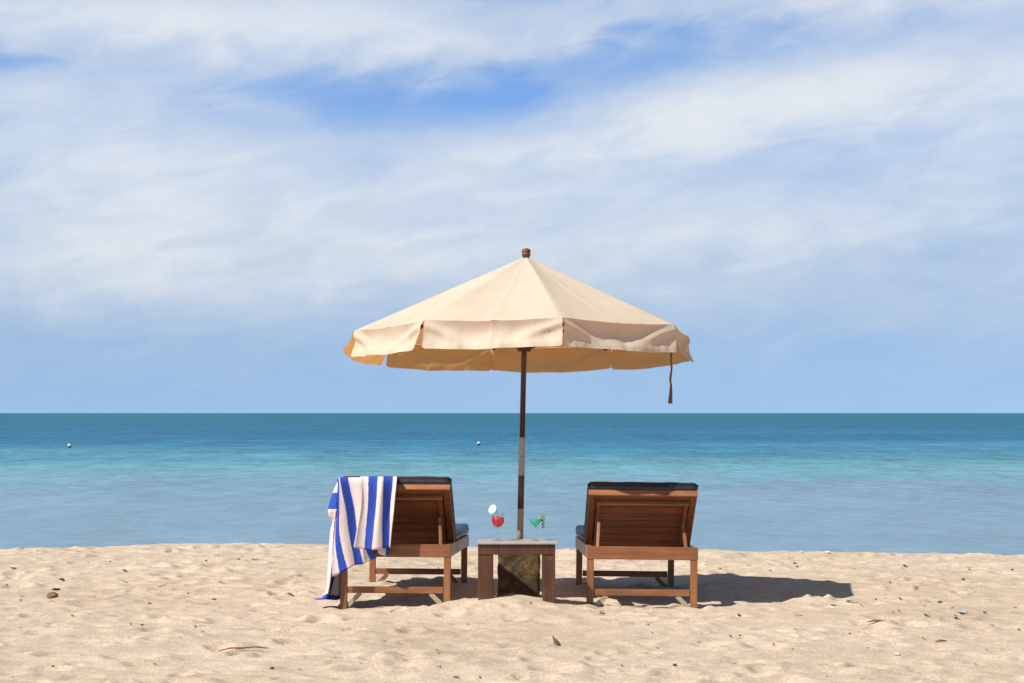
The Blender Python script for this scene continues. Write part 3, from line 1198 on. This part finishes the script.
# upper, folded-over layer
top = [360.5, 368.6, 377.9, 383.5, 393.0, 397.0]
soft_sheet(bm, uvl, [
    crossrow([x + 2 for x in top], 492, 12.30),
    crossrow([x + .6 for x in top], 482.0, 12.12),
    crossrow(top, 477.2, 12.03),
    crossrow(top, 478.6, 11.955),
    crossrow([361, 368.3, 377, 383.0, 392, 396.0], 490, 11.925),
    crossrow([360.5, 368, 375.9, 382.5, 390.4, 394.3], 509, 11.915),
    crossrow([357, 366, 374, 382.0, 390.0, 392.0], 529, 11.905),
    crossrow([353.5, 364, 372, 382, 389, 390.5], [547.5, 549.3, 550, 548.6, 548, 546], 11.90)],
    [.14, 1, 2, 3, 4, 4.86], 46, 60, 1.7, .018)
# back turn of the folded layer, seen below its right end
soft_sheet(bm, uvl, [
    crossrow([372, 379, 388, 396.5], 478, 11.972),
    crossrow([374, 380, 388, 393.5], 510, 11.945),
    crossrow([376, 381, 387, 391.5], 535, 11.938),
    crossrow([378, 382, 386.5, 389], [553, 555, 555.5, 552], 11.935)], [2.1, 2.6, 3.1, 3.9], 18, 30, 4.0, .006)
# lower layer hanging to the rail and beyond
soft_sheet(bm, uvl, [
    crossrow([340, 341, 342, 343, 351, 362, 372], 492, 12.32),
    crossrow([338.2, 338.8, 339.4, 340.4, 348.8, 361, 371], 482.0, 12.12),
    crossrow([337.4, 338.0, 338.6, 339.6, 348.2, 360.5, 370], 478.0, 12.03),
    crossrow([337.6, 338.2, 338.8, 339.8, 348.4, 360.5, 370], 479.4, 11.962),
    crossrow([336.5, 337.5, 339.2, 342.0, 350.5, 361, 370], 492, 11.950),
    crossrow([335.5, 337.3, 339.8, 345.6, 354.0, 362, 370], 510, 11.945),
    crossrow([334.0, 335.6, 339.4, 348.2, 356.8, 363, 371], 529, 11.940),
    crossrow([332.8, 335.6, 342.2, 351.5, 360.0, 366, 372], 548, 11.935),
    crossrow([332.0, 339.7, 347.9, 355.0, 363.6, 370.5, 377], [577, 573.8, 569.4, 565.2, 564.0, 560, 558], [11.93, 11.93, 11.935, 11.94, 11.945, 11.95, 11.95])],
    [0, 1, 2, 3, 4, 5, 6], 52, 72, 3.1, .014)
# side drape over the backrest corner down to the sand
S = [
    ([342, 340, 338.6, 337.8], [477, 478.5, 481, 482], [12.22, 12.12, 12.03, 11.955]),
    ([341, 336, 334.6, 337.8], [489, 489, 489, 489], [12.24, 12.10, 12.00, 11.950]),
    ([340, 333, 332.0, 337.2], [497, 497, 497, 497], [12.24, 12.10, 11.99, 11.948]),
    ([339, 331, 328.8, 336.8], [508, 508, 509, 509], [12.26, 12.11, 11.98, 11.940]),
    ([338, 331, 329.4, 335.8], [516, 516, 516, 515], [12.28, 12.13, 12.00, 11.945]),
    ([337, 334, 332.6, 335.0], [522, 522, 522, 522], [12.28, 12.15, 12.03, 11.955]),
    ([337, 333, 330.6, 334.2], [532, 532, 532, 532], [12.28, 12.16, 12.03, 11.955]),
    ([338, 332, 329.2, 333.2], [552, 552, 552, 552], [12.28, 12.16, 12.02, 11.955]),
    ([339, 331, 327.6, 330.8], [575, 575, 575, 575], [12.24, 12.14, 12.01, 11.955]),
    ([339, 330, 326.0, 328.6], [590, 590, 590, 589], [12.22, 12.13, 12.01, 11.955]),
    ([338, 327, 322.0, 325.6], [599, 598, 598, 598], [12.20, 12.12, 12.00, 11.945]),
    ([336, 320, 315.0, 319.0], [599.6, 598.8, 599.0, 599.4], [12.20, 12.12, 12.00, 11.94])]
soft_sheet(bm, uvl, [crossrow(*r) for r in S], [0, .9, 1.1, 2.0, 2.4, 2.5, 2.6, 2.7, 2.8, 2.9, 3.1, 3.9], 22, 110, 6.0, .006, True)
# part of the drape turned in behind the leg, in its own shade
soft_sheet(bm, uvl, [
    crossrow([333, 337, 341, 346], 520, [12.16, 12.22, 12.30, 12.34]),
    crossrow([333, 337, 341, 345], 556, [12.14, 12.22, 12.30, 12.34]),
    crossrow([330, 335, 339, 342], 586, [12.12, 12.20, 12.28, 12.32]),
    crossrow([328, 333, 338, 341], 599.5, [12.12, 12.20, 12.28, 12.32])], [3.02, 3.3, 3.6, 3.98], 16, 30, 2.2, .008)
bm.normal_update()
tw = obj('beach_towel', bm, M['towel'], smooth=True)
so = tw.modifiers.new('thickness', 'SOLIDIFY')
so.thickness = .005
so.offset = 0
tag(tw, 'blue and cream striped beach towel draped over the left lounger', 'towel')

# ------------------------------------------------------------------ floats on the sea and a far boat
for px, py, r, lab in ((69, 446.3, .125, 'round white float on the sea at far left of the picture'),
                       (478.5, 443.7, .120, 'round white float on the sea just left of the parasol pole')):
    d = (EYE - SEA_Z) * FPX / (py - 413 + 1.6)
    b = thing('mooring_float', lab, 'float', ((px - 512) / FPX * d, d, SEA_Z), (0, R(14), 0), 'white floats on the sea')
    bm = bmesh.new()
    lathe(bm, [(r * math.cos(R(a)), r * 1.05 + r * math.sin(R(a)) * 1.0) for a in range(-18, 90, 9)] + [(0, 2.05 * r)], 24)
    obj('shell', bm, M['buoy'], b, smooth=True)
    bm = bmesh.new()
    lathe(bm, [(0, .0)] + [(r * .995 * math.cos(R(a)), r * 1.05 + r * math.sin(R(a))) for a in range(-81, -17, 9)], 24)
    obj('waterline_base', bm, M['buoy_dark'], b, smooth=True)
    bm = bmesh.new()
    tube(bm, [(-.03, 0, 2.02 * r), (-.03, 0, 2.02 * r + .05), (.0, 0, 2.02 * r + .08), (.03, 0, 2.02 * r + .05), (.03, 0, 2.02 * r)], .012, 8)
    obj('lifting_eye', bm, M['buoy_dark'], b, smooth=True)

bt = thing('distant_boat', 'tiny boat on the horizon at right, far out at sea', 'boat', ((837 - 512) / FPX * 5200, 5200, SEA_Z), (0, 0, R(70)))
bm = bmesh.new()
rows = []
for i in range(13):
    u = -1 + 2 * i / 12
    wd = 1.7 * (1 - max(u, 0) ** 2.2) * (1 if u > -.9 else .85)
    sh = 1.3 + .6 * max(u, 0) ** 2
    rows.append([bm.verts.new((6 * u, s * wd * k, z)) for s, k, z in ((-1, 1, sh), (-1, .7, .2), (-1, .1, -.5), (1, .1, -.5), (1, .7, .2), (1, 1, sh))])
grid_faces(bm, rows)
bm.faces.new(rows[0])
obj('hull', bm, M['boat'], bt)
obj('cabin', boxes((-2.6, 1.2, -1.1, 1.1, 1.0, 3.4), bev=.1), M['boat'], bt)
bm = bmesh.new()
tube(bm, [(0, 0, 3.3), (0, 0, 7.0)], .12, 8)
obj('mast', bm, M['boat'], bt)


# ------------------------------------------------------------------ litter on the sand
def on_sand(px, py):
    """where the sight line through a pixel of the survey photograph meets the sand"""
    y = 8.0
    while y < 19:
        p = at(px, py, y)
        if p.z <= ground_z(p.x, p.y):
            return p.x, p.y
        y += .01
    return at(px, py, 17.5)[:2]


def lump(sx_, sy_, sz_, seed, sub=2, rough=.35):
    bm = bmesh.new()
    bmesh.ops.create_icosphere(bm, subdivisions=sub, radius=1)
    off = Vector((seed * 3.1, seed * 1.7, seed))
    for v in bm.verts:
        k = 1 + rough * mnoise.noise(v.co * 1.6 + off) + rough * .5 * mnoise.noise(v.co * 4 + off)
        v.co = Vector((v.co.x * sx_ * k, v.co.y * sy_ * k, v.co.z * sz_ * k))
    return bm


def flake(ln, wd, seed):
    """a curled, ragged flake or strip"""
    bm = bmesh.new()
    rr = random.Random(seed)
    bend = rr.uniform(-.5, .5)
    curl = rr.uniform(.1, .5)
    rows = []
    for i in range(8):
        v = -1 + 2 * i / 7
        hw = wd * (1 - abs(v) ** 2.2) ** .6 * rr.uniform(.5, 1.15) + .0012
        cx, cy = ln * v, ln * bend * v * v
        rows.append([bm.verts.new((cx + rr.uniform(-.1, .1) * wd, cy + q * hw, curl * ln * .5 * v * v + .25 * hw * q * q + rr.uniform(0, .25) * wd + .002)) for q in (-1, -.3, .4, 1)])
    grid_faces(bm, rows)
    bmesh.ops.solidify(bm, geom=list(bm.faces), thickness=.0035)
    return bm


def single(name, label, cat, bm, mat, px, py, sink=.0, rotz=0, group=None, smooth=False):
    x, y = on_sand(px, py)
    o = obj(name, bm, mat, smooth=smooth)
    o.location = (x, y, ground_z(x, y) + sink)
    o.rotation_euler = (0, 0, rotz)
    return tag(o, label, cat, group)


single('stone', 'rounded brown stone lying on the sand at far left', 'stone', lump(.034, .028, .026, 3, 3, .25), M['rock'], 52.5, 598, .012, smooth=True)
single('driftwood_chip', 'dark flat chip of wood just behind the brown stone on the sand', 'driftwood', lump(.030, .014, .008, 5, 2, .5), M['dark_bit'], 56, 590.5, .008, .4)
bm = bmesh.new()
tube(bm, [(-.118, -.03, .0), (-.06, -.012, .012), (.0, .004, .010), (.06, .014, .014), (.122, .020, .006)], [.0025, .0042, .0045, .004, .002], 7)
single('twig', 'long thin reddish twig on the sand at lower left', 'twig', bm, M['twig'], 243, 651, .004, .05, smooth=True)
bm = bmesh.new()
tube(bm, [(-.05, .0, .0), (-.01, .004, .008), (.05, .002, .003)], [.003, .006, .003], 7)
single('twig', 'short brown twig on the sand right of the parasol shadow', 'twig', bm, M['twig'], 876, 623.5, .006, .1, smooth=True)
bm = bmesh.new()
tube(bm, [(-.028, .0, .0), (.0, .002, .006), (.03, .006, .002)], [.003, .005, .002], 7)
single('twig', 'small reddish twig on the sand near the lower right', 'twig', bm, M['twig'], 941, 642.5, .004, .1, smooth=True)
# stiff dead leaf standing up
bm = bmesh.new()
rows = []
for i in range(9):
    v = i / 8
    wd = .020 * (1 - v) ** .8 * (1 if v > .1 else .8)
    rows.append([bm.verts.new((-.006 + .014 * (1 - v) + q * wd + .004 * math.sin(v * 5), .010 * q * q + .02 * v, .050 * v)) for q in (-1, -.4, .2, 1)])
grid_faces(bm, rows)
lf = single('dead_leaf', 'pointed grey dead leaf standing up from the sand in the foreground', 'leaf', bm, M['leaf'], 556, 646, -.004, .2)
lf.modifiers.new('thick', 'SOLIDIFY').thickness = .003
# crumpled scrap
bm = bmesh.new()
rows = []
for i in range(9):
    rows.append([bm.verts.new((-.030 + .0075 * i, -.02 + .008 * j, .010 + .010 * mnoise.noise(Vector((i * .5, j * .6, 2))))) for j in range(6)])
grid_faces(bm, rows)
pl = single('plastic_scrap', 'pale blue crumpled plastic scrap on the sand at right', 'litter', bm, M['plastic'], 963, 613.5, .002, .3)
pl.modifiers.new('thick', 'SOLIDIFY').thickness = .002


def shell_bm(r, seed):
    bm = bmesh.new()
    rows = []
    for i in range(7):
        v = i / 6
        rows.append([bm.verts.new((r * v * math.cos(-1.15 + 2.3 * j / 14) * 1.1, r * v * math.sin(-1.15 + 2.3 * j / 14) * (1.0 + .04 * (j % 2)),
                                   r * .55 * math.sin(v * 1.9) * (1 - .35 * abs(j - 7) / 7) + .015 * r * (j % 2))) for j in range(15)])
    grid_faces(bm, rows)
    bmesh.ops.remove_doubles(bm, verts=bm.verts, dist=.0001)
    bmesh.ops.solidify(bm, geom=list(bm.faces), thickness=.002)
    return bm


single('sea_shell', 'small white shell lying on the sand at lower right', 'shell', shell_bm(.018, 1), M['shell'], 898, 656, .002, 1.9)
single('sea_shell', 'white shell on the sand crest, just right of the right lounger', 'shell', shell_bm(.024, 2), M['shell'], 803, 553.5, .006, 2.6)
single('sea_shell', 'larger white shell on the sand crest, right of the smaller one', 'shell', shell_bm(.032, 3), M['shell'], 827, 554, .006, 1.2)

kinds = {
    'seaweed_bit': ([obj('seaweed_bit', bm_, M['dark_bit']) for bm_ in (lump(.011, .008, .006, 12, 2, .8), flake(.017, .005, 3), flake(.012, .007, 4), flake(.022, .004, 8))], 'small dark bit of dried seaweed lying loose on the sand', 'seaweed bit', 'dark bits of dried seaweed scattered over the sand'),
    'leaf_scrap': ([obj('leaf_scrap', bm_, M['brown_bit']) for bm_ in (flake(.018, .007, 21), flake(.014, .008, 22), flake(.024, .004, 23))], 'small brown scrap of dry leaf lying loose on the sand', 'leaf scrap', 'brown scraps of dry leaf scattered over the sand'),
    'husk_scrap': ([obj('husk_scrap', bm_, M['tan_bit']) for bm_ in (flake(.020, .008, 31), flake(.016, .010, 32), lump(.016, .010, .006, 33, 2, .8))], 'small tan scrap of husk lying loose on the sand', 'husk scrap', 'tan scraps of husk scattered over the sand'),
}
SURVEY = [  # px, py, kind, size
    (13, 569, 0, 1.5), (63, 560, 0, 1.2), (88, 563, 0, 1.0), (125, 572, 2, 1.3), (160, 587, 1, 2.0), (185, 586, 1, 1.2), (125, 583, 0, 1.6),
    (223, 584, 1, 1.2), (255, 561, 0, 1.8), (290, 578, 0, 1.4), (300, 577, 0, 1.0), (220, 583, 0, 1.3), (48, 625, 0, 1.0), (131, 626, 1, 1.2),
    (142, 625.5, 0, .9), (195, 628, 0, .9), (254, 610, 0, .9), (180, 638, 1, .9), (272, 669, 0, 1.3), (300, 670, 0, 1.0), (53, 667, 0, .8), (154, 665, 0, .9),
    (160, 671, 0, .7), (62, 580, 2, 1.6), (20, 601, 1, 1.1), (22, 597, 2, 1.0), (290, 595, 2, 1.3), (213, 600, 2, 1.2), (150, 604, 2, 1.2),
    (467, 625, 0, 1.1), (440, 668, 0, 1.1), (480, 679, 0, .9), (622, 667, 2, 1.0), (652, 634, 0, .9), (675, 666, 0, 1.5), (600, 613, 1, 1.2), (590, 611, 0, 1.1),
    (603, 614, 2, 1.2), (438, 654, 1, .8), (530, 604, 1, 1.0), (456, 679, 0, 1.3), (475, 650, 0, .7), (385, 642, 2, .9), (360, 664, 0, .8), (405, 601, 0, 1.0),
    (795, 564, 0, 1.5), (797, 567, 0, 1.1), (890, 583, 0, 1.4), (915, 588, 0, 1.8), (916, 590, 2, 1.6), (963, 580, 0, 1.5), (900, 600, 2, 1.0), (833, 607, 1, 1.5),
    (899, 612.5, 0, 1.7), (893, 613, 0, .9), (952, 609, 0, 1.2), (926, 617, 1, 1.8), (956, 619, 1, 2.0), (941, 619, 2, 1.6), (977, 620, 0, 1.3), (982, 621, 0, .8),
    (984, 614, 1, 1.5), (992, 626, 1, 1.1), (1019, 631, 0, 1.2), (924, 640, 1, 1.1), (868, 649, 0, 1.0), (986, 651, 1, 1.0), (739, 616, 0, 1.3), (799, 617, 0, 1.5),
    (731, 638, 0, 1.8), (740, 636, 0, .9), (795, 630, 0, .9), (850, 634, 0, .8), (859, 633, 0, .9), (778, 623, 0, 1.0), (701, 634, 0, .8), (905, 567, 2, 1.5),
    (968, 569, 2, 2.0), (990, 569, 0, 1.3), (1012, 571, 2, 1.8), (940, 603, 2, 1.1), (885, 599, 1, .9), (876, 600, 0, .8), (955, 616, 0, .9), (902, 569, 0, 1.2),
    (855, 604, 0, 1.2), (861, 606, 0, 1.0), (849, 602, 2, 1.4), (1015, 608, 1, 1.0), (705, 565, 0, 1.0), (720, 569, 2, 1.3), (770, 571, 2, 1.4)]
rs = random.Random(21)
for _ in range(75):
    px, py = rs.uniform(0, 1024), 557 + 124 * rs.random() ** 1.25
    if 320 < px < 720 and 570 < py < 612:
        continue
    SURVEY.append((px, py, rs.choice((0, 0, 0, 1, 1, 2, 2)), rs.uniform(.3, .95)))
order = ('seaweed_bit', 'leaf_scrap', 'husk_scrap')
first = {}
for px, py, kd, sc_ in SURVEY:
    name = order[kd]
    protos, lab, cat, grp = kinds[name]
    pr = rs.choice(protos)
    if pr.name not in first:
        o = pr
        first[pr.name] = True
    else:
        o = pr.copy()
        col.objects.link(o)
    x, y = on_sand(px, py)
    o.location = (x, y, ground_z(x, y) + .003)
    o.rotation_euler = (rs.uniform(-.3, .3), rs.uniform(-.3, .3), rs.uniform(0, 6.28))
    k = sc_ * .85 * (y / 12) ** .5
    o.scale = (k * rs.uniform(.8, 1.3), k * rs.uniform(.7, 1.1), k)
    tag(o, lab, cat, grp)
